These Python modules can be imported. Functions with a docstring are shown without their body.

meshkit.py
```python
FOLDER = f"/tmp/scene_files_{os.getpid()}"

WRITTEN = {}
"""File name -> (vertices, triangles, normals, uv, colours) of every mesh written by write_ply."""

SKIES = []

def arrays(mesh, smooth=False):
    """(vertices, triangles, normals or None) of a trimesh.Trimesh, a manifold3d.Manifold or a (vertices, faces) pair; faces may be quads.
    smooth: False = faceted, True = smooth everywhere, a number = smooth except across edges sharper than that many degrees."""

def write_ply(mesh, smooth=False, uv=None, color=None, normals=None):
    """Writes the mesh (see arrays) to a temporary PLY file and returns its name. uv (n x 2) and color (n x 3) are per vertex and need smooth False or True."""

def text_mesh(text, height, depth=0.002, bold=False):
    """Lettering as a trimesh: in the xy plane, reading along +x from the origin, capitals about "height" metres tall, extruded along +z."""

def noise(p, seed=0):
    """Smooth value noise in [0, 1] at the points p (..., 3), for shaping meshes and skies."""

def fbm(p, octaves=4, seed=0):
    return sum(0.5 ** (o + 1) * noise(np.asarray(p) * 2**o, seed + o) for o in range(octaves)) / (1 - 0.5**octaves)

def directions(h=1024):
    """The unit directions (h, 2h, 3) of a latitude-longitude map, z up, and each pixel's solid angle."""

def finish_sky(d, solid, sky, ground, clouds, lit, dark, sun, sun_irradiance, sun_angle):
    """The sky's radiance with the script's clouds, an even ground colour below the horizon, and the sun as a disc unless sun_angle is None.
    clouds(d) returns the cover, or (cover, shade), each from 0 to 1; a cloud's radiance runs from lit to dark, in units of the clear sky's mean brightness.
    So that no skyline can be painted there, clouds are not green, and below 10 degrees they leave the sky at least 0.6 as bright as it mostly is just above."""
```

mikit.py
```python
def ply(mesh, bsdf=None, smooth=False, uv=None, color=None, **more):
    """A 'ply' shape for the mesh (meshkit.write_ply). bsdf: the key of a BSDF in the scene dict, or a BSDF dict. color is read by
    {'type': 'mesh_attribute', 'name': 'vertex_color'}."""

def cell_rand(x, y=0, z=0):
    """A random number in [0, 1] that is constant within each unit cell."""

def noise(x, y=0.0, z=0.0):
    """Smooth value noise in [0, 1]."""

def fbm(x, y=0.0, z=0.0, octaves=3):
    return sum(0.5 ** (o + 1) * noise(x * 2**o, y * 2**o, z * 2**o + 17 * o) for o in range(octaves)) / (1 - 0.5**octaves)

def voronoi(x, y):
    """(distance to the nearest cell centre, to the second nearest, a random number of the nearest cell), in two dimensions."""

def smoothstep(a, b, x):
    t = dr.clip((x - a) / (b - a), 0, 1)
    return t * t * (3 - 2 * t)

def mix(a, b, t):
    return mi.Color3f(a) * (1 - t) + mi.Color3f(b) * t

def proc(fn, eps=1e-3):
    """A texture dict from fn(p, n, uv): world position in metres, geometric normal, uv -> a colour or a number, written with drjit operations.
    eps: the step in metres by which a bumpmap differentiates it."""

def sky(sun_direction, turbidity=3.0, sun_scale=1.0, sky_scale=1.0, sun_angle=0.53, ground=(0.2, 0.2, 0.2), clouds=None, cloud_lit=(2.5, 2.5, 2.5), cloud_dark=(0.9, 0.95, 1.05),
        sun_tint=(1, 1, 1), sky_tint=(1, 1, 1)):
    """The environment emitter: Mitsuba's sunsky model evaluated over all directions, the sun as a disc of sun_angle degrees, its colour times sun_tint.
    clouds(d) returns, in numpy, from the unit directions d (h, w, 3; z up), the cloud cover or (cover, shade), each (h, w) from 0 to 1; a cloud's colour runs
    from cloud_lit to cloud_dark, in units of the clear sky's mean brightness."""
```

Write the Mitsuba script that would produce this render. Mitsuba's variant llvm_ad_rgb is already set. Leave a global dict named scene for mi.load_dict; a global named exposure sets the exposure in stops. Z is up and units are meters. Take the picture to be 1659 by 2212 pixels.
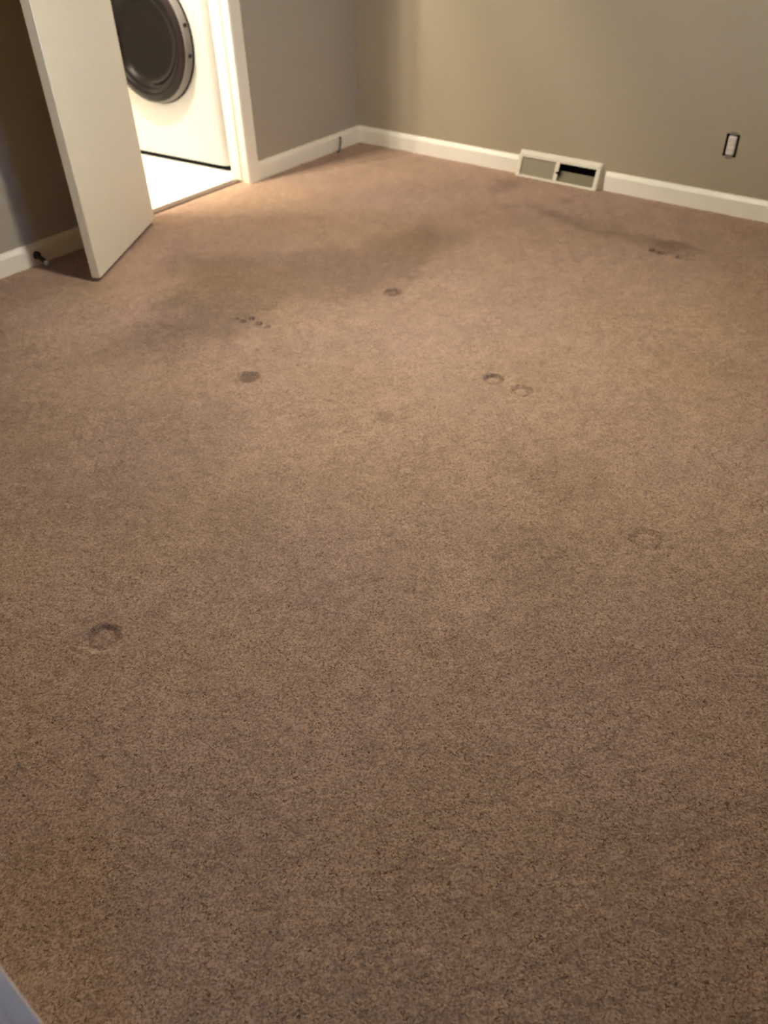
import math
import numpy as np
import trimesh
import drjit as dr
import mitsuba as mi
import mikit
import meshkit
from shapely.geometry import Polygon, box as rect

U = 0.075            # metres per unit; one unit is the height of the baseboard
scene, labels = {}, {}

# ---------------------------------------------------------------- camera, sky, exposure
CAM = np.array([36.9806, -44.3286, 15.3781])
FWD = np.array([-0.487479, 0.601854, -0.632563])
UP = np.array([-0.373286, 0.511270, 0.774119])
T = mi.ScalarTransform4f
exposure = 0.0
scene['camera'] = {'type': 'thinlens', 'fov': 50.0852, 'fov_axis': 'x', 'near_clip': 0.01, 'far_clip': 60.0,
                   'aperture_radius': 0.003, 'focus_distance': 1.3,
                   'to_world': T().look_at(origin=(CAM * U).tolist(), target=((CAM + FWD) * U).tolist(), up=UP.tolist())}
SKY = 108.0
scene['sky'] = mikit.sky([0.2, 0.9, 0.25], turbidity=3.0, sun_scale=0.0, sky_scale=SKY, sky_tint=(0.80, 1.02, 1.8), ground=(0.25, 0.25, 0.25))
LAMP = [800.0, 768.0, 650.0]        # radiance of the downward diffuser of the bedroom lamp
BULB = [3330.0, 3080.0, 2740.0]       # radiance of each bulb in the laundry room

# ---------------------------------------------------------------- helpers
def lin(*c):
    return [((v / 255 + 0.055) / 1.055) ** 2.4 if v > 10 else v / 255 / 12.92 for v in c]

def mat(key, color, rough=0.5, spec=0.5, metallic=0.0, **more):
    scene[key] = {'type': 'twosided', 'bsdf': {'type': 'principled', 'base_color': {'type': 'rgb', 'value': list(color)}, 'roughness': rough,
                                               'specular': spec, 'metallic': metallic, **more}}

def put(key, mesh, bsdf, smooth=False, **more):
    m = mesh if isinstance(mesh, trimesh.Trimesh) else trimesh.Trimesh(*mesh, process=False)
    m = m.copy()
    m.apply_scale(U)
    n, k = key, 0
    while n in scene:
        k += 1
        n = f'{key}_{k:03d}'
    scene[n] = mikit.ply(m, bsdf, smooth=smooth, **more)
    return n

def say(key, label, category=None, kind=None, group=None):
    d = {'label': label}
    if category: d['category'] = category
    if kind: d['kind'] = kind
    if group: d['group'] = group
    labels[key] = d

def join(*ms):
    return trimesh.util.concatenate(list(ms))

def bx(a, b, c=0.0):
    """An axis-aligned box from corner a to corner b with its edges chamfered by c."""
    a, b = np.minimum(a, b).astype(float), np.maximum(a, b).astype(float)
    if c <= 0:
        return trimesh.creation.box(bounds=[a, b])
    pts = []
    for s in np.ndindex(2, 2, 2):
        q = np.where(s, b, a); d = np.where(s, -c, c)
        for k in range(3):
            v = q.copy()
            for j in range(3):
                if j != k: v[j] += d[j]
            pts.append(v)
    return trimesh.convex.convex_hull(np.array(pts))

def prism(poly, depth, axes, at=0.0):
    """Polygon in the plane of axes (i, j), extruded along the third from `at` over `depth`."""
    m = trimesh.creation.extrude_polygon(poly if isinstance(poly, Polygon) else Polygon(poly), abs(depth), engine='earcut')
    k = 3 - axes[0] - axes[1]
    v = np.zeros_like(m.vertices)
    v[:, axes[0]], v[:, axes[1]], v[:, k] = m.vertices[:, 0], m.vertices[:, 1], m.vertices[:, 2] + at + min(depth, 0)
    m = trimesh.Trimesh(v, m.faces, process=False)
    m.fix_normals()
    return m

def tube(pts, r, n=10):
    pts = np.asarray(pts, float)
    if np.ndim(r) == 0: r = np.full(len(pts), r)
    tang = np.gradient(pts, axis=0); tang /= np.linalg.norm(tang, axis=1, keepdims=True)
    ref = np.array([0.3, 0.9, 0.2]); rings = []
    for p, t, q in zip(pts, tang, r):
        a = np.cross(t, ref); a /= np.linalg.norm(a); b = np.cross(t, a)
        th = np.arange(n) * 2 * np.pi / n
        rings.append(p + q * (np.cos(th)[:, None] * a + np.sin(th)[:, None] * b))
    v = np.vstack(rings + [pts[:1], pts[-1:]]); f = []; m = len(pts)
    for i in range(m - 1):
        for j in range(n):
            a, b = i * n + j, i * n + (j + 1) % n
            f += [[a, b, b + n], [a, b + n, a + n]]
    for j in range(n):
        f += [[m * n, (j + 1) % n, j], [m * n + 1, (m - 1) * n + j, (m - 1) * n + (j + 1) % n]]
    t = trimesh.Trimesh(v, f, process=False); t.fix_normals()
    return t

def spline(P, n=24):
    from scipy.interpolate import CubicSpline
    P = np.asarray(P, float); t = np.linspace(0, 1, len(P))
    return CubicSpline(t, P)(np.linspace(0, 1, n))

def revolve(profile, n=96):
    """Profile of (r, h) revolved about +z."""
    return trimesh.creation.revolve(np.array(profile, float), sections=n)

# ---------------------------------------------------------------- materials
def poly_mask(x, y, pts, soft):
    """1 inside the polygon, fading to 0 over `soft` on both sides of its edge."""
    d = mi.Float(1e9); s = mi.Float(1.0)
    n = len(pts)
    for i in range(n):
        (ax, ay), (bx_, by_) = pts[i], pts[(i + 1) % n]
        ex, ey = bx_ - ax, by_ - ay
        wx, wy = x - ax, y - ay
        t = dr.clip((wx * ex + wy * ey) / (ex * ex + ey * ey), 0, 1)
        d = dr.minimum(d, dr.square(wx - ex * t) + dr.square(wy - ey * t))
        up = (y >= min(ay, by_)) & (y < max(ay, by_)) if ey != 0 else mi.Bool(False)
        if ey != 0:
            s = dr.select(up & (x < ax + (y - ay) * (ex / ey)), -s, s)
    sd = dr.sqrt(d) * s          # negative inside
    return 1 - mikit.smoothstep(-soft, soft, sd)

def spot(x, y, cx, cy, r, soft=0.5):
    q = dr.sqrt(dr.square(x - cx) + dr.square(y - cy))
    return 1 - mikit.smoothstep(r * (1 - soft), r * (1 + soft), q)

DARK_BAND = [(5.2, -20.2), (7.5, -21.4), (8.8, -23.0), (9.8, -26.4), (10.3, -27.9), (12.1, -27.6), (13.2, -25.2), (13.2, -21.1), (15.5, -18.3), (15.9, -13.1),
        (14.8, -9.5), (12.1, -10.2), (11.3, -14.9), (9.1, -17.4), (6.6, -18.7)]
WORN = [(9.0, -34.0), (13.3, -30.3), (17.2, -28.3), (19.2, -29.7), (21.7, -31.5), (24.1, -32.4), (25.3, -33.7), (20.8, -35.3), (16.3, -36.8)]
STREAK = [(13.9, -5.0), (16.8, -4.4), (20.6, -4.9), (24.4, -5.2), (25.5, -5.8), (23.4, -7.0), (20.5, -6.0), (17.1, -5.5)]
LIGHT_FILL = [(1.5, -18.6), (4.6, -20.2), (7.2, -21.6), (8.4, -23.2), (9.4, -26.4), (8.9, -29.1), (6.5, -30.5), (3.5, -28.5), (3.8, -24.6)]
RINGS = [(16.09, -17.45, 0.34, 0.25), (23.68, -21.27, 0.36, 0.30), (24.92, -21.39, 0.36, 0.22), (22.46, -37.85, 0.45, 0.26), (31.89, -26.33, 0.45, 0.16)]
CARPET = lin(156, 129, 108)

def carpet_color(p, n, uv):
    x, y = p.x / U, p.y / U
    wx = x + 1.1 * (mikit.fbm(x * 0.7, y * 0.7, 3.0, 3) - 0.5) * 2
    wy = y + 1.1 * (mikit.fbm(x * 0.7, y * 0.7, 9.0, 3) - 0.5) * 2
    jx = x + 0.16 * (mikit.noise(x * 7.0, y * 7.0, 11.0) - 0.5)
    jy = y + 0.16 * (mikit.noise(x * 7.0, y * 7.0, 12.0) - 0.5)
    k = mi.Float(1.0)
    k *= 1 - 0.29 * poly_mask(wx, wy, DARK_BAND, 1.35)  # darker band across the carpet in front of the laundry doorway
    k *= 1 - 0.10 * poly_mask(wx, wy, WORN, 1.3)
    k *= 1 - 0.25 * poly_mask(wx, wy, STREAK, 0.6)
    for cx, cy, r, a in ((28.9, -24.8, 1.1, 0.10), (29.8, -28.4, 1.5, 0.09), (23.9, -6.0, 1.0, 0.20), (16.8, -2.8, 0.42, 0.22), (13.1, -4.35, 0.25, 0.18), (11.3, -6.1, 0.3, 0.14),
                         (16.17, -26.41, 0.38, 0.46), (16.09, -17.45, 0.36, 0.26), (21.98, -25.64, 0.34, 0.16), (22.1, -37.6, 0.45, 0.14), (12.7, -2.3, 0.9, 0.20), (12.3, -23.29, 0.12, 0.12), (12.67, -23.24, 0.13, 0.24), (12.78, -22.88, 0.14, 0.26), (13.37, -23.06, 0.14, 0.38),
                         (13.78, -23.05, 0.14, 0.26), (23.46, -6.71, 0.22, 0.36), (23.95, -6.78, 0.2, 0.30), (24.72, -6.79, 0.2, 0.24), (25.26, -6.82, 0.18, 0.18)):
        k *= 1 - a * spot(wx if r > 0.8 else jx, wy if r > 0.8 else jy, cx, cy, r, 0.45)
    k *= 1 + 0.15 * poly_mask(wx, wy, LIGHT_FILL, 1.0)  # patch by the door lightened in the colour to replace missing light
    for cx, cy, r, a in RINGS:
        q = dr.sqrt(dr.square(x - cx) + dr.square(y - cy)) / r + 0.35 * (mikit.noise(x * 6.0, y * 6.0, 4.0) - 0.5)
        far = 0.65 + 0.6 * ((y - cy) * 0.83 - (x - cx) * 0.55) / r          # ring darker on the side away from the camera
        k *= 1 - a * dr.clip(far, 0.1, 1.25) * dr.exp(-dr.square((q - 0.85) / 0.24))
    big = mikit.fbm(p.x * 6.0, p.y * 6.0, 1.0, 3)
    k *= 0.92 + 0.16 * big
    mid = mikit.fbm(p.x * 42.0, p.y * 42.0, 2.0, 3)
    k *= 0.85 + 0.30 * mid
    tuft = mikit.fbm(p.x / 0.0026, p.y / 0.0026, 6.0, 2)
    k *= 0.45 + 1.1 * tuft
    pit = mikit.smoothstep(0.70, 0.86, mikit.noise(p.x / 0.0023, p.y / 0.0023, 5.0)) * (0.3 + 0.7 * mikit.smoothstep(0.35, 0.70, mikit.noise(p.x / 0.010, p.y / 0.010, 8.0)))
    k *= 1 - 0.50 * pit
    hue = mikit.fbm(p.x * 3.2, p.y * 3.2, 7.0, 2) - 0.5
    return mi.Color3f(CARPET[0] * k * (1 + 0.04 * hue), CARPET[1] * k * (1 + 0.03 * hue) * (1 - 0.10 * pit), CARPET[2] * k * (1 - 0.16 * hue) * (1 - 0.22 * pit))

def carpet_height(p, n, uv):
    return mikit.fbm(p.x / 0.0030, p.y / 0.0030, 6.0, 2) + 1.3 * mikit.noise(p.x / 0.011, p.y / 0.011, 2.0)

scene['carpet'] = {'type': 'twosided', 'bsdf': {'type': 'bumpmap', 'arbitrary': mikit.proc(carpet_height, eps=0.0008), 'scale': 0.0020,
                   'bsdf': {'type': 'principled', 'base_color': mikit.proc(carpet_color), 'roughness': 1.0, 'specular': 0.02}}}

WALL = lin(167, 153, 125)
def wall_color(p, n, uv):
    k = 0.98 + 0.04 * mikit.fbm(p.x * 2.5, p.y * 2.5, p.z * 2.5, 3)
    return mi.Color3f(WALL[0] * k, WALL[1] * k, WALL[2] * k)

def wall_height(p, n, uv):
    return mikit.fbm(p.x * 260.0, p.y * 260.0, p.z * 260.0, 2)

scene['wall_paint'] = {'type': 'twosided', 'bsdf': {'type': 'bumpmap', 'arbitrary': mikit.proc(wall_height, eps=0.001), 'scale': 0.0004,
                       'bsdf': {'type': 'principled', 'base_color': mikit.proc(wall_color), 'roughness': 0.6, 'specular': 0.3}}}
mat('trim_paint', lin(243, 235, 214), 0.38, 0.5)
mat('door_paint', lin(217, 207, 182), 0.42, 0.5)
mat('laundry_paint', lin(206, 202, 192), 0.6, 0.3)
mat('ceiling_paint', lin(225, 222, 215), 0.8, 0.2)
mat('vinyl', lin(205, 202, 194), 0.35, 0.4)
mat('strip_wood', lin(86, 70, 56), 0.5, 0.4)
mat('enamel', lin(196, 193, 185), 0.25, 0.4)
mat('silver', lin(108, 103, 97), 0.35, 0.25)
mat('bezel', lin(32, 26, 25), 0.3, 0.10)
mat('dark_glass', lin(11, 8, 8), 0.06, 0.12)
mat('rubber', lin(12, 11, 10), 0.8, 0.1)
mat('black_plastic', lin(28, 26, 25), 0.5, 0.4)
mat('register_paint', lin(222, 212, 188), 0.42, 0.5)
mat('damper', lin(146, 134, 108), 0.6, 0.3)
mat('duct', lin(118, 108, 82), 0.6, 0.3)
mat('box_dark', lin(52, 42, 34), 0.8, 0.2)
mat('outlet_white', lin(226, 216, 204), 0.4, 0.5)
mat('steel', lin(150, 148, 142), 0.4, 0.5, metallic=0.8)
mat('slot', lin(24, 22, 20), 0.8, 0.1)
mat('spring', lin(60, 52, 42), 0.35, 0.5, metallic=0.8)
mat('white_rubber', lin(200, 198, 192), 0.6, 0.3)
mat('frame_white', lin(226, 224, 218), 0.4, 0.5)
mat('globe_glass', lin(240, 236, 226), 0.3, 0.5)
scene['pane_glass'] = {'type': 'thindielectric', 'int_ior': 1.5}

# ---------------------------------------------------------------- the setting
H = 32.5                                   # ceiling height
XR, YF = 44.0, -44.06                      # right wall, room face of the front wall
OPEN0, OPEN1, HEAD = -17.85, -10.32, 27.0  # laundry doorway along the left wall
WT = 1.35                                  # wall thickness

# carpet: a height field with the marks that furniture left
DENTS = [  # x, y, radius, depth, ring?
    (16.09, -17.45, 0.34, 0.075, 1), (16.17, -26.41, 0.38, 0.085, 0), (21.98, -25.64, 0.32, 0.05, 0), (23.68, -21.27, 0.36, 0.095, 1), (24.92, -21.39, 0.36, 0.075, 1),
    (22.46, -37.85, 0.42, 0.085, 1), (31.89, -26.33, 0.45, 0.05, 1), (12.30, -23.29, 0.12, 0.06, 0), (12.67, -23.24, 0.13, 0.09, 0), (12.78, -22.88, 0.15, 0.09, 0),
    (13.37, -23.06, 0.16, 0.11, 0), (13.82, -23.00, 0.15, 0.09, 0), (23.46, -6.71, 0.20, 0.13, 0), (23.95, -6.78, 0.18, 0.12, 0), (24.72, -6.79, 0.17, 0.12, 0), (25.26, -6.82, 0.16, 0.10, 0)]

def carpet_mesh():
    x = np.linspace(-0.68, XR, 640); y = np.linspace(-56.0, 0.0, 800)
    # finer rows and columns where marks are
    for cx, cy, r, *_ in DENTS:
        x = np.r_[x, np.linspace(cx - 1.6 * r, cx + 1.6 * r, 16)]; y = np.r_[y, np.linspace(cy - 1.6 * r, cy + 1.6 * r, 16)]
    x, y = np.unique(x.round(3)), np.unique(y.round(3))
    X, Y = np.meshgrid(x, y)
    P = np.stack([X, Y, 0 * X], -1)
    Z = 0.018 * (meshkit.fbm(P * 6.0, 2, 3) - 0.5) + 0.03 * (meshkit.fbm(P * 0.8, 2, 4) - 0.5)
    for cx, cy, r, d, ring in DENTS:
        wob = 1 + 0.25 * (meshkit.noise(P * 7.0, 5) - 0.5)
        q = np.hypot(X - cx, Y - cy) / r * wob
        if ring:
            Z -= d * np.exp(-((q - 0.82) / 0.26) ** 2) + 0.25 * d * (q < 0.82) * (1 - (np.minimum(q, 0.82) / 0.82) ** 2 * 0.3)
        else:
            Z -= d / (1 + np.exp((q - 0.9) / 0.09))
        Z += 0.22 * d * np.exp(-((q - 1.25) / 0.18) ** 2)
    edge = np.minimum(np.minimum(X + 0.8, 0.6), 0.6) / 0.6      # rolls down at the threshold
    Z = Z * 1 - 0.10 * (1 - edge) ** 2
    V = np.stack([X, Y, Z], -1).reshape(-1, 3)
    ny, nx = X.shape
    i = np.arange(ny * nx).reshape(ny, nx)
    a, b, c, d = i[:-1, :-1].ravel(), i[:-1, 1:].ravel(), i[1:, 1:].ravel(), i[1:, :-1].ravel()
    # carpet lies in the room, in the laundry doorway and in the hall behind the camera, not inside the walls
    cx, cy = V[a, 0] + 0.02, V[a, 1] + 0.02
    keep = (cx > -0.02) | ((cy > OPEN0 - 0.02) & (cy < OPEN1 + 0.02))
    F = np.vstack([np.c_[a, b, c][keep], np.c_[a, c, d][keep]])
    m = trimesh.Trimesh(V, F, process=False); m.remove_unreferenced_vertices()
    return m

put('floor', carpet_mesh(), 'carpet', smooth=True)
say('floor', 'brownish beige cut-pile carpet with round furniture dents, a soiled streak and darker patches', kind='structure')

def struct(key, mesh, bsdf, label, **kw):
    k = put(key, mesh, bsdf, **kw); say(k, label, kind='structure'); return k

struct('wall_left', prism(Polygon([(-57, -0.3), (0, -0.3), (0, H), (-57, H)], [[(OPEN0 - 0.25, -0.2), (OPEN1 + 0.25, -0.2), (OPEN1 + 0.25, HEAD + 0.25), (OPEN0 - 0.25, HEAD + 0.25)]]), -WT, (1, 2)),
       'wall_paint', 'greige painted wall with the laundry doorway')
REG = (12.62, 17.05, 0.12, 0.98)           # duct opening behind the register
OUT = (23.60, 24.27, 2.72, 3.79)           # outlet opening
holes = [[(REG[0], REG[2]), (REG[1], REG[2]), (REG[1], REG[3]), (REG[0], REG[3])], [(OUT[0], OUT[2]), (OUT[1], OUT[2]), (OUT[1], OUT[3]), (OUT[0], OUT[3])]]
struct('wall_back', prism(Polygon([(-WT, -0.3), (XR + 1.2, -0.3), (XR + 1.2, H), (-WT, H)], holes), 1.2, (0, 2)), 'wall_paint', 'greige painted wall with the floor register and the outlet')
WIN = (-27.0, -15.0, 10.0, 24.0)
HWIN = (-55.2, -49.2, 9.0, 18.0)           # small unseen hall window, added to light the near jamb
struct('wall_right', prism(Polygon([(-57, -0.3), (0, -0.3), (0, H), (-57, H)], [[(w[0], w[2]), (w[1], w[2]), (w[1], w[3]), (w[0], w[3])] for w in (WIN, HWIN)]), 1.2, (1, 2), XR),
       'wall_paint', 'greige painted wall with the window')
J0, J1 = 31.76, 42.2                       # doorway in which the photographer stands
struct('wall_front', prism(Polygon([(0, -0.3), (J0 - 0.25, -0.3), (J0 - 0.25, HEAD + 0.25), (J1 + 0.25, HEAD + 0.25), (J1 + 0.25, -0.3), (XR, -0.3), (XR, H), (0, H)]), -WT, (0, 2), YF - 0.2),
       'wall_paint', 'greige painted wall with the bedroom doorway')
struct('ceiling', bx((-27, -57.2, H), (XR + 1.2, 1.6, H + 0.6)), 'ceiling_paint', 'white ceiling')
struct('wall_hall', bx((-WT, -57.2, -0.3), (XR + 1.2, -56.0, H)), 'wall_paint', 'greige painted hall wall')
struct('floor_laundry', bx((-26.5, -27.5, -0.5), (-1.22, 1.6, -0.05)), 'vinyl', 'white vinyl floor of the laundry room')
struct('wall_laundry_back', bx((-26, 0.9, -0.3), (-WT, 1.6, H)), 'laundry_paint', 'white laundry wall behind the dryer')
struct('wall_laundry_left', bx((-26.8, -27.5, -0.3), (-26, 1.6, H)), 'laundry_paint', 'white far laundry wall')
struct('wall_laundry_front', bx((-26, -27.5, -0.3), (-WT, -26.8, H)), 'laundry_paint', 'white laundry wall facing the dryer')
struct('trim_3', bx((-1.28, OPEN0, -0.16), (-0.70, OPEN1, 0.01), 0.03), 'strip_wood', 'tan threshold strip between carpet and vinyl')

# door frame of the laundry
def frame_y(key, o0, o1, x0, x1, face, head, stop):
    """Jambs, stops and casings of an opening along y in a wall between x0 and x1 whose room face is x1."""
    put(key + '__jamb', bx((x0, o1, -0.16), (x1, o1 + 0.25, head + 0.25), 0.015), 'trim_paint')
    put(key + '__jamb', bx((x0, o0 - 0.25, -0.16), (x1, o0, head + 0.25), 0.015), 'trim_paint')
    put(key + '__head_jamb', bx((x0, o0, head), (x1, o1, head + 0.25), 0.015), 'trim_paint')
    a, b = stop
    put(key + '__stop', bx((a, o1 - 0.13, 0.10), (b, o1 + 0.01, head - 0.01), 0.025), 'trim_paint')
    put(key + '__stop', bx((a, o0 - 0.01, 0.10), (b, o0 + 0.13, head - 0.01), 0.025), 'trim_paint')
    put(key + '__stop', bx((a, o0 + 0.13, head - 0.13), (b, o1 - 0.13, head + 0.01), 0.025), 'trim_paint')
    def profile(side):
        w = 0.87
        return [(0, 0), (0.12, 0), (0.17, 0.05), (0.2, 0.16), (0.2, w - 0.06), (0.16, w), (0, w)]
    yr = o1 - 0.06
    put(key + '__casing', prism(Polygon([(face + a_, yr + b_) for a_, b_ in profile(1)]), head + 0.9, (0, 1), -0.03), 'trim_paint')
    yl = o0 + 0.06
    put(key + '__casing', prism(Polygon([(face + a_, yl - b_) for a_, b_ in profile(1)]), head + 0.9, (0, 1), -0.03), 'trim_paint')
    put(key + '__head_casing', bx((face, yl + 0.001, head + 0.02), (face + 0.19, yr - 0.001, head + 0.87), 0.04), 'trim_paint')

frame_y('trim_1', OPEN0, OPEN1, -WT, 0.0, 0.0, HEAD, (-0.95, -0.45))
say('trim_1', 'white painted door frame around the laundry doorway', kind='structure')

# frame of the doorway where the photographer stands
YB = YF - 0.2 - WT
put('trim_2__jamb', bx((J0 - 0.25, YB, 0.0), (J0, YF - 0.2, HEAD + 0.25), 0.02), 'trim_paint')
put('trim_2__jamb', bx((J1, YB, 0.0), (J1 + 0.25, YF - 0.2, HEAD + 0.25), 0.02), 'trim_paint')
put('trim_2__head_jamb', bx((J0, YB, HEAD), (J1, YF - 0.2, HEAD + 0.25), 0.02), 'trim_paint')
th = np.linspace(0, math.pi / 2, 7)
def cas(xe, s):
    r = 0.055
    arc = [(xe - s * r + s * r * math.cos(t), YF - r + r * math.sin(t)) for t in th]
    return Polygon([(xe, YF - 0.2)] + arc + [(xe - s * 0.8, YF), (xe - s * 0.85, YF - 0.2)])
put('trim_2__casing', prism(cas(J0 + 0.0, 1), HEAD + 0.8, (0, 1), 0.0), 'trim_paint', smooth=30)
put('trim_2__casing', prism(cas(J1 - 0.0, -1), HEAD + 0.8, (0, 1), 0.0), 'trim_paint', smooth=30)
put('trim_2__head_casing', bx((J0 + 0.001, YF - 0.2, HEAD + 0.0), (J1 - 0.001, YF - 0.005, HEAD + 0.85), 0.04), 'trim_paint')
say('trim_2', 'white painted door frame in the bottom left corner of the photo', kind='structure')

# baseboards: flat face, rounded shoulder, thin top edge
BASE = [(0, -0.12), (0.16, -0.12), (0.16, 0.76), (0.145, 0.80), (0.06, 0.955), (0.045, 1.0), (0, 1.0)]
def base_left(y0, y1):   return prism(Polygon(BASE), y1 - y0, (0, 2), y0)
def base_back(x0, x1):   return prism(Polygon([(-a, b) for a, b in BASE]), x1 - x0, (1, 2), x0)
put('baseboard_left', base_left(OPEN1 + 0.81, 0), 'trim_paint')
say('baseboard_left', 'white baseboard on the left wall between the door frame and the corner', kind='structure')
k = put('baseboard_left', base_left(YF, OPEN0 - 0.81), 'trim_paint')
say(k, 'white baseboard on the left wall behind the open door', kind='structure')
put('baseboard_back', base_back(0, 12.32), 'trim_paint')
say('baseboard_back', 'white baseboard from the corner to the floor register', kind='structure')
k = put('baseboard_back', base_back(17.62, XR), 'trim_paint')
say(k, 'white baseboard from the floor register to the right', kind='structure')
put('baseboard_right', prism(Polygon([(XR - a, b) for a, b in BASE]), -YF, (0, 2), YF), 'trim_paint')
say('baseboard_right', 'white baseboard under the window', kind='structure')
put('baseboard_front', prism(Polygon([(YF - 0.2 + a, b) for a, b in BASE]), J0 - 0.86, (1, 2), 0), 'trim_paint')
say('baseboard_front', 'white baseboard on the wall with the bedroom doorway', kind='structure')

# window (outside the frame; the daylight comes through it)
def window(key, w, rail):
    y0, y1, z0, z1 = w
    t = 0.5
    gaps = [(z0 + t, (z0 + z1) / 2 - 0.3), ((z0 + z1) / 2 + 0.3, z1 - t)] if rail else [(z0 + t, z1 - t)]
    fr = Polygon([(y0, z0), (y1, z0), (y1, z1), (y0, z1)], [[(y0 + t, a), (y1 - t, a), (y1 - t, b), (y0 + t, b)] for a, b in gaps])
    put(key + '__window_frame', prism(fr, 0.7, (1, 2), XR + 0.25), 'frame_white')
    put(key + '__pane', bx((XR + 0.59, y0 + 0.4, z0 + 0.4), (XR + 0.60, y1 - 0.4, z1 - 0.4)), 'pane_glass')
    put(key + '__window_sill', bx((XR - 0.5, y0 - 0.5, z0 - 0.35), (XR + 0.25, y1 + 0.5, z0), 0.06), 'frame_white')
    for a, b in ((y0 - 0.85, y0), (y1, y1 + 0.85)):
        put(key + '__casing', bx((XR - 0.2, a, z0), (XR, b, z1 + 0.85), 0.04), 'frame_white')
    put(key + '__casing', bx((XR - 0.2, y0, z1), (XR, y1, z1 + 0.85), 0.04), 'frame_white')
window('window_1', WIN, True)
window('window_2', HWIN, False)
say('window_2', 'small white framed window added in the hall to light the near door frame', kind='structure')
struct('sky_blocker', bx((XR + 1.2, -60, 26.0), (XR + 24, 2, 26.8)), 'frame_white', 'roof slab added outside the windows to hold back high sky light')  # unseen slab, added to keep high sky light off the floor
say('window_1', 'white framed window on the right wall', kind='structure')

# the laundry door, swung wide open into the bedroom
HX, HY, ANG, DW, DT, DZ = 0.538, -17.766, 0.54395, 7.505, 0.42, 0.18
e = np.array([math.sin(ANG), -math.cos(ANG), 0]); nn = np.array([math.cos(ANG), math.sin(ANG), 0])
def on_door(m):
    M = np.eye(4); M[:3, 0], M[:3, 1], M[:3, 2], M[:3, 3] = e, nn, [0, 0, 1], [HX, HY, DZ]
    m = m.copy(); m.apply_transform(M); m.fix_normals(); return m
put('door_1__door_leaf', on_door(bx((0, -DT, 0), (DW, 0, HEAD - DZ - 0.2), 0.035)), 'door_paint')
knob = revolve([(0, 0), (0.42, 0), (0.42, 0.06), (0.16, 0.14), (0.14, 0.5), (0.3, 0.6), (0.38, 0.8), (0.3, 1.0), (0, 1.05)], 32)
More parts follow.
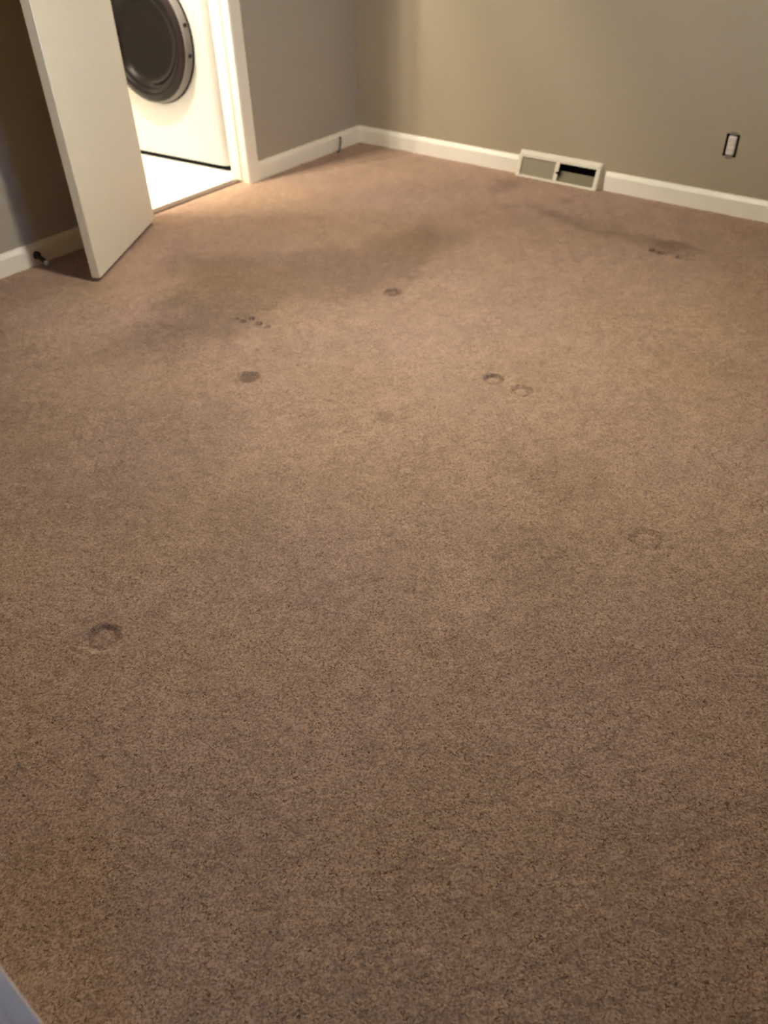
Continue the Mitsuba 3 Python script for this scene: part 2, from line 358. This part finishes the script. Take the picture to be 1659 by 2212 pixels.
for s in (1, -1):
    m = knob.copy(); m.apply_transform(trimesh.transformations.rotation_matrix(-s * math.pi / 2, [1, 0, 0])); m.apply_translation([DW - 0.8, 0 if s > 0 else -DT, 12.0])
    put('door_1__knob', on_door(m), 'steel', smooth=30)
for z in (2.6, 13.0, 23.5):
    m = trimesh.creation.cylinder(0.08, 1.2, sections=16); m.apply_translation([-0.09, -DT - 0.02, z])
    put('door_1__hinge', on_door(join(m, bx((-0.02, -DT - 0.005, z - 0.6), (0.0, -0.05, z + 0.6)))), 'steel')
say('door_1', 'white flush door standing wide open beside the laundry doorway', kind='structure')

# ---------------------------------------------------------------- the dryer
DA = np.array([-2.5826, -9.3397, 0.0]); dd = np.array([0.99659, 0.08254, 0]); dn = np.array([0.08254, -0.99659, 0])   # right, outward
def on_dryer(m):
    M = np.eye(4); M[:3, 0], M[:3, 1], M[:3, 2], M[:3, 3] = dd, -dn, [0, 0, 1], DA      # local x right, y into the machine, z up
    m = m.copy(); m.apply_transform(M); return m
C = (-4.96, 6.83)
S0, S1, DZ0, DZ1 = -10.05, 0.16, 0.25, 12.9
def round_rect(a, b, c, d, r):
    P = []
    for cx, cy, t0 in ((b - r, c + r, -90), (b - r, d - r, 0), (a + r, d - r, 90), (a + r, c + r, 180)):
        P += [(cx + r * math.cos(math.radians(t0 + t)), cy + r * math.sin(math.radians(t0 + t))) for t in np.linspace(0, 90, 9)]
    return Polygon(P)
R = 0.85
plan = Polygon([(S0, 9.4), (S0, R)] + [(S0 + R - R * math.cos(t), R - R * math.sin(t)) for t in np.linspace(0, math.pi / 2, 9)][1:] + [(S1 - R + R * math.sin(t), R - R * math.cos(t)) for t in np.linspace(0, math.pi / 2, 9)] + [(S1, 9.4)])
put('dryer__body', on_dryer(prism(plan, DZ1 - DZ0, (0, 1), DZ0)), 'enamel', smooth=30)
put('dryer__gap_shade', on_dryer(bx((S0 + 0.2, 0.22, -0.04), (S1 - 0.04, 9.2, 0.25))), 'rubber')  # black block put in as the shade in the gap below the body
for sx in (S0 + 0.9, S1 - 0.9):
    for sy in (1.2, 8.6):
        m = trimesh.creation.cylinder(0.3, 0.08, sections=16); m.apply_translation([sx, sy, 0.0])
        put('dryer__foot', on_dryer(m), 'rubber')
put('dryer__control_panel', on_dryer(bx((S0 + 0.25, -0.12, 11.3), (S1 - 0.25, 0.1, 12.6), 0.06)), 'bezel')
for i, sx in enumerate((-8.4, -5.0)):
    m = revolve([(0, 0), (0.5, 0), (0.46, 0.35), (0.4, 0.4), (0, 0.42)], 32); m.apply_transform(trimesh.transformations.rotation_matrix(math.pi / 2, [1, 0, 0])); m.apply_translation([sx, -0.12, 11.95])
    put('dryer__dial', on_dryer(m), 'silver', smooth=30)
put('dryer__lid', on_dryer(bx((S0 - 0.02, -0.05, DZ1), (S1 + 0.02, 9.42, DZ1 + 0.25), 0.08)), 'enamel')

def disc(profile, n=128):
    m = revolve(profile, n)
    m.apply_transform(trimesh.transformations.rotation_matrix(math.pi / 2, [1, 0, 0]))     # +z becomes -y, outward
    m.apply_translation([C[0], 0, C[1]])
    return on_dryer(m)
put('dryer__door_gap_shade', disc([(3.3, -0.02), (3.53, -0.02), (3.53, 0.05), (3.3, 0.05)]), 'rubber', smooth=30)  # dark ring drawn as the shade in the gap around the door
put('dryer__door_ring', disc([(3.2, 0.06), (3.45, 0.06), (3.47, 0.12), (3.45, 0.3), (3.41, 0.46), (3.36, 0.52), (3.28, 0.52), (3.2, 0.4)]), 'silver', smooth=40)
say('dryer__door_ring', 'silver rim of the round door')
put('dryer__door_bezel', disc([(2.89, 0.3), (3.3, 0.3), (3.34, 0.50), (3.28, 0.56), (3.1, 0.66), (2.95, 0.69), (2.90, 0.66), (2.89, 0.5)]), 'bezel', smooth=40)
say('dryer__door_bezel', 'glossy dark grey ring around the window')
put('dryer__door_window', disc([(0, 0.09), (1.4, 0.09), (1.9, 0.10), (2.12, 0.13), (2.30, 0.22), (2.42, 0.36), (2.50, 0.47), (2.58, 0.50), (2.66, 0.52), (2.74, 0.60), (2.80, 0.67), (2.88, 0.69), (2.90, 0.5)]), 'dark_glass', smooth=50)
say('dryer__door_window', 'black glass window sunk into the ring')
for dz in (0.86, -0.66):
    a = math.asin(dz / 3.44)
    m = trimesh.creation.cylinder(0.10, 0.14, sections=16); m.apply_transform(trimesh.transformations.rotation_matrix(math.pi / 2, [0, 1, 0]))
    m.apply_transform(trimesh.transformations.rotation_matrix(-a, [0, 1, 0])); m.apply_translation([C[0] + 3.44 * math.cos(a), -0.30, C[1] + 3.44 * math.sin(a)])
    put('dryer__hinge_plug', on_dryer(m), 'rubber')
say('dryer', 'white front-loading dryer with round dark glass door seen through the doorway', 'dryer')

# ---------------------------------------------------------------- floor register on the back wall
RX0, RX1 = 12.22, 17.34
B0, B1 = np.array([-0.55, 0.0]), np.array([-0.17, 1.12])        # bottom and top of the sloping face, as (y, z)
L = float(np.linalg.norm(B1 - B0)); fv = (B1 - B0) / L; fn = np.array([-fv[1], fv[0]])      # up along the face, outward normal
def on_face(m):
    M = np.eye(4); M[:3, 0] = [1, 0, 0]; M[:3, 1] = [0, *fv]; M[:3, 2] = [0, *fn]; M[:3, 3] = [0, *B0]
    m = m.copy(); m.apply_transform(M); m.fix_normals(); return m
W0, W1, W2, W3, V0, V1 = 12.44, 14.63, 14.86, 17.12, 0.13, 1.08
face = Polygon([(RX0, 0), (RX1, 0), (RX1, L), (RX0, L)], [[(W0, V0), (W1, V0), (W1, V1), (W0, V1)], [(W2, V0), (W3, V0), (W3, V1), (W2, V1)]])
m = trimesh.creation.extrude_polygon(face, 0.05, engine='earcut')
side = Polygon([(0.0, 0.0), tuple(B0), tuple(B1), (0.0, 1.34)])
cap = prism(Polygon([(B1[0] - 0.03, B1[1] - 0.01), (0, 1.30), (0, 1.35), (B1[0] - 0.05, B1[1] + 0.04)]), RX1 - RX0 - 0.16, (1, 2), RX0 + 0.08)
put('floor_register__frame', join(on_face(m), cap, prism(side, 0.05, (1, 2), RX0 + 0.005), prism(side, 0.05, (1, 2), RX1 - 0.055)), 'register_paint')
say('floor_register__frame', 'white painted metal frame with two openings')
put('floor_register__damper', on_face(bx((W0 - 0.06, 0.04, -0.06), (W1 + 0.06, L - 0.04, -0.03))), 'damper')
say('floor_register__damper', 'closed dull grey plate in the left opening')
pl = prism(Polygon([(-0.47, 0.04), (-0.14, 0.60), (-0.11, 0.58), (-0.44, 0.02)]), W3 - W2 + 0.1, (1, 2), W2 - 0.05)
put('floor_register__damper', pl, 'duct')
say('floor_register__damper_001', 'tilted metal plate in the right opening')
put('floor_register__lever', join(on_face(bx((W2 + 0.02, 0.42, -0.05), (W2 + 0.12, 0.78, 0.04), 0.02)), on_face(bx((W2 - 0.12, 0.50, 0.03), (W2 + 0.10, 0.62, 0.09), 0.02))), 'rubber')
put('floor_register__divider', on_face(bx((W1 + 0.02, 0.02, -0.34), (W1 + 0.06, L - 0.1, 0.0))), 'register_paint')
a, b, c, d = REG
duct = join(bx((a - 0.04, 0.0, c - 0.04), (a, 1.15, d + 0.04)), bx((b, 0.0, c - 0.04), (b + 0.04, 1.15, d + 0.04)), bx((a, 0.0, d), (b, 1.15, d + 0.04)), bx((a, 0.0, c - 0.04), (b, 1.15, c)), bx((a - 0.04, 1.15, c - 0.04), (b + 0.04, 1.19, d + 0.04)))
put('floor_register__duct', duct, 'box_dark')
say('floor_register', 'white metal heating register set into the baseboard, left half shut, right half open', 'vent')

# ---------------------------------------------------------------- outlet without its cover plate
a, b, c, d = OUT
w = 0.02
box_ = join(bx((a, 0.04, c), (a + w, 0.75, d)), bx((b - w, 0.04, c), (b, 0.75, d)), bx((a + w, 0.04, c), (b - w, 0.75, c + w)), bx((a + w, 0.04, d - w), (b - w, 0.75, d)), bx((a + w, 0.73, c + w), (b - w, 0.75, d - w)))
put('electrical_outlet__box', box_, 'box_dark')
say('electrical_outlet__box', 'dark open box around the receptacle')
cx, cz = 23.93, 3.25
strap = join(bx((cx - 0.15, -0.015, d - 0.10), (cx + 0.15, 0.012, d + 0.10), 0.005), bx((cx - 0.17, -0.015, c - 0.09), (cx + 0.17, 0.012, c + 0.10), 0.005), bx((cx - 0.1, 0.02, c + 0.0), (cx + 0.1, 0.05, d - 0.0)))
put('electrical_outlet__strap', strap, 'steel')
rec = bx((cx - 0.195, -0.03, cz - 0.44), (cx + 0.195, 0.4, cz + 0.44), 0.03)
put('electrical_outlet__receptacle', rec, 'outlet_white')
say('electrical_outlet__receptacle', 'white duplex receptacle body')
for s in (1, -1):
    q = round_rect(cx - 0.17, cx + 0.17, cz + s * 0.225 - 0.17, cz + s * 0.225 + 0.17, 0.12)
    k = put('electrical_outlet__socket', prism(q, 0.05, (0, 2), -0.075), 'outlet_white')
    sl = join(*[bx((cx + dx - 0.014, -0.079, cz + s * 0.225 - 0.02), (cx + dx + 0.014, -0.07, cz + s * 0.225 + 0.09)) for dx in (-0.075, 0.075)])
    put(k + '__slot', sl, 'slot')
m = trimesh.creation.cylinder(0.03, 0.03, sections=16); m.apply_transform(trimesh.transformations.rotation_matrix(math.pi / 2, [1, 0, 0])); m.apply_translation([cx, -0.04, cz])
put('electrical_outlet__screw', m, 'steel')
say('electrical_outlet', 'white wall outlet missing its cover plate, dark gap around it', 'outlet')

# ---------------------------------------------------------------- cable stub and door stop
put('cable', tube(spline([(0.10, -2.18, 0.72), (0.26, -2.20, 0.70), (0.33, -2.32, 0.48), (0.35, -2.42, 0.20), (0.40, -2.58, 0.05), (0.50, -2.85, 0.03)]), 0.055), 'black_plastic', smooth=True)
say('cable', 'short dark cable coming out of the baseboard near the room corner', 'cable')
A, B = np.array([0.15, -24.60, 0.45]), np.array([0.86, -24.64, 0.29])
t = np.linspace(0, 1, 160)[:, None]
ax = (B - A) / np.linalg.norm(B - A); p1 = np.cross(ax, [0, 0, 1]); p1 /= np.linalg.norm(p1); p2 = np.cross(ax, p1)
put('door_stop__spring', tube(A + t * (B - A) + 0.085 * (np.cos(t * 80) * p1 + np.sin(t * 80) * p2), 0.03, 6), 'spring', smooth=True)
put('door_stop__mount', tube([A - ax * 0.02, A + ax * 0.06, A + ax * 0.1], [0.2, 0.19, 0.1], 20), 'spring')
put('door_stop__tip', tube([B, B + ax * 0.04, B + ax * 0.14, B + ax * 0.17], [0.09, 0.12, 0.12, 0.07], 16), 'white_rubber')
say('door_stop__tip', 'white rubber tip')
say('door_stop', 'dark spring door stop on the baseboard behind the open door', 'door stop')

# ---------------------------------------------------------------- lamps (out of the frame)
LX, LY, LZ = 20.3, -21.6, 21.3
def at_lamp(m):
    m.apply_translation([LX, LY, 0]); return m
put('ceiling_light__canopy', at_lamp(revolve([(0, H - 0.6), (0.15, H - 0.6), (0.8, H - 0.35), (0.95, H), (0, H)], 48)), 'frame_white', smooth=30)
put('ceiling_light__rod', at_lamp(revolve([(0, LZ + 0.9), (0.12, LZ + 0.9), (0.12, H - 0.5), (0, H - 0.5)], 20)), 'steel', smooth=30)
put('ceiling_light__shade', at_lamp(revolve([(0, LZ + 0.06), (0.84, LZ + 0.06), (0.84, LZ - 0.02), (0.90, LZ - 0.02), (0.90, LZ + 0.15), (0.7, LZ + 0.6), (0.3, LZ + 0.9), (0, LZ + 0.95)], 48)), 'frame_white', smooth=30)
scene['ceiling_light__diffuser'] = {'type': 'disk', 'to_world': T().translate([LX * U, LY * U, (LZ + 0.02) * U]).rotate([1, 0, 0], 180).scale(0.8 * U), 'bsdf': {'type': 'ref', 'id': 'globe_glass'},
                                    'emitter': {'type': 'area', 'radiance': {'type': 'rgb', 'value': LAMP}}}
say('ceiling_light', 'white pendant lamp hanging in the middle of the bedroom', 'ceiling light')
put('laundry_light__bar', bx((-5.0, -20.3, H - 1.2), (-1.45, -19.9, H - 0.001), 0.05), 'silver')
for i, x in enumerate((-1.97, -2.95, -4.27)):
    m = trimesh.creation.cylinder(0.22, 0.35, sections=20); m.apply_translation([x, -20.1, H - 1.38])
    put('laundry_light__socket', m, 'frame_white')
    scene['laundry_light__bulb' + ('' if i == 0 else f'_{i:03d}')] = {'type': 'sphere', 'center': [x * U, -20.1 * U, (H - 2.05) * U], 'radius': 0.38 * U, 'bsdf': {'type': 'ref', 'id': 'globe_glass'}, 'emitter': {'type': 'area', 'radiance': {'type': 'rgb', 'value': BULB}}}
say('laundry_light', 'bar with three bulbs under the laundry ceiling', 'ceiling light')
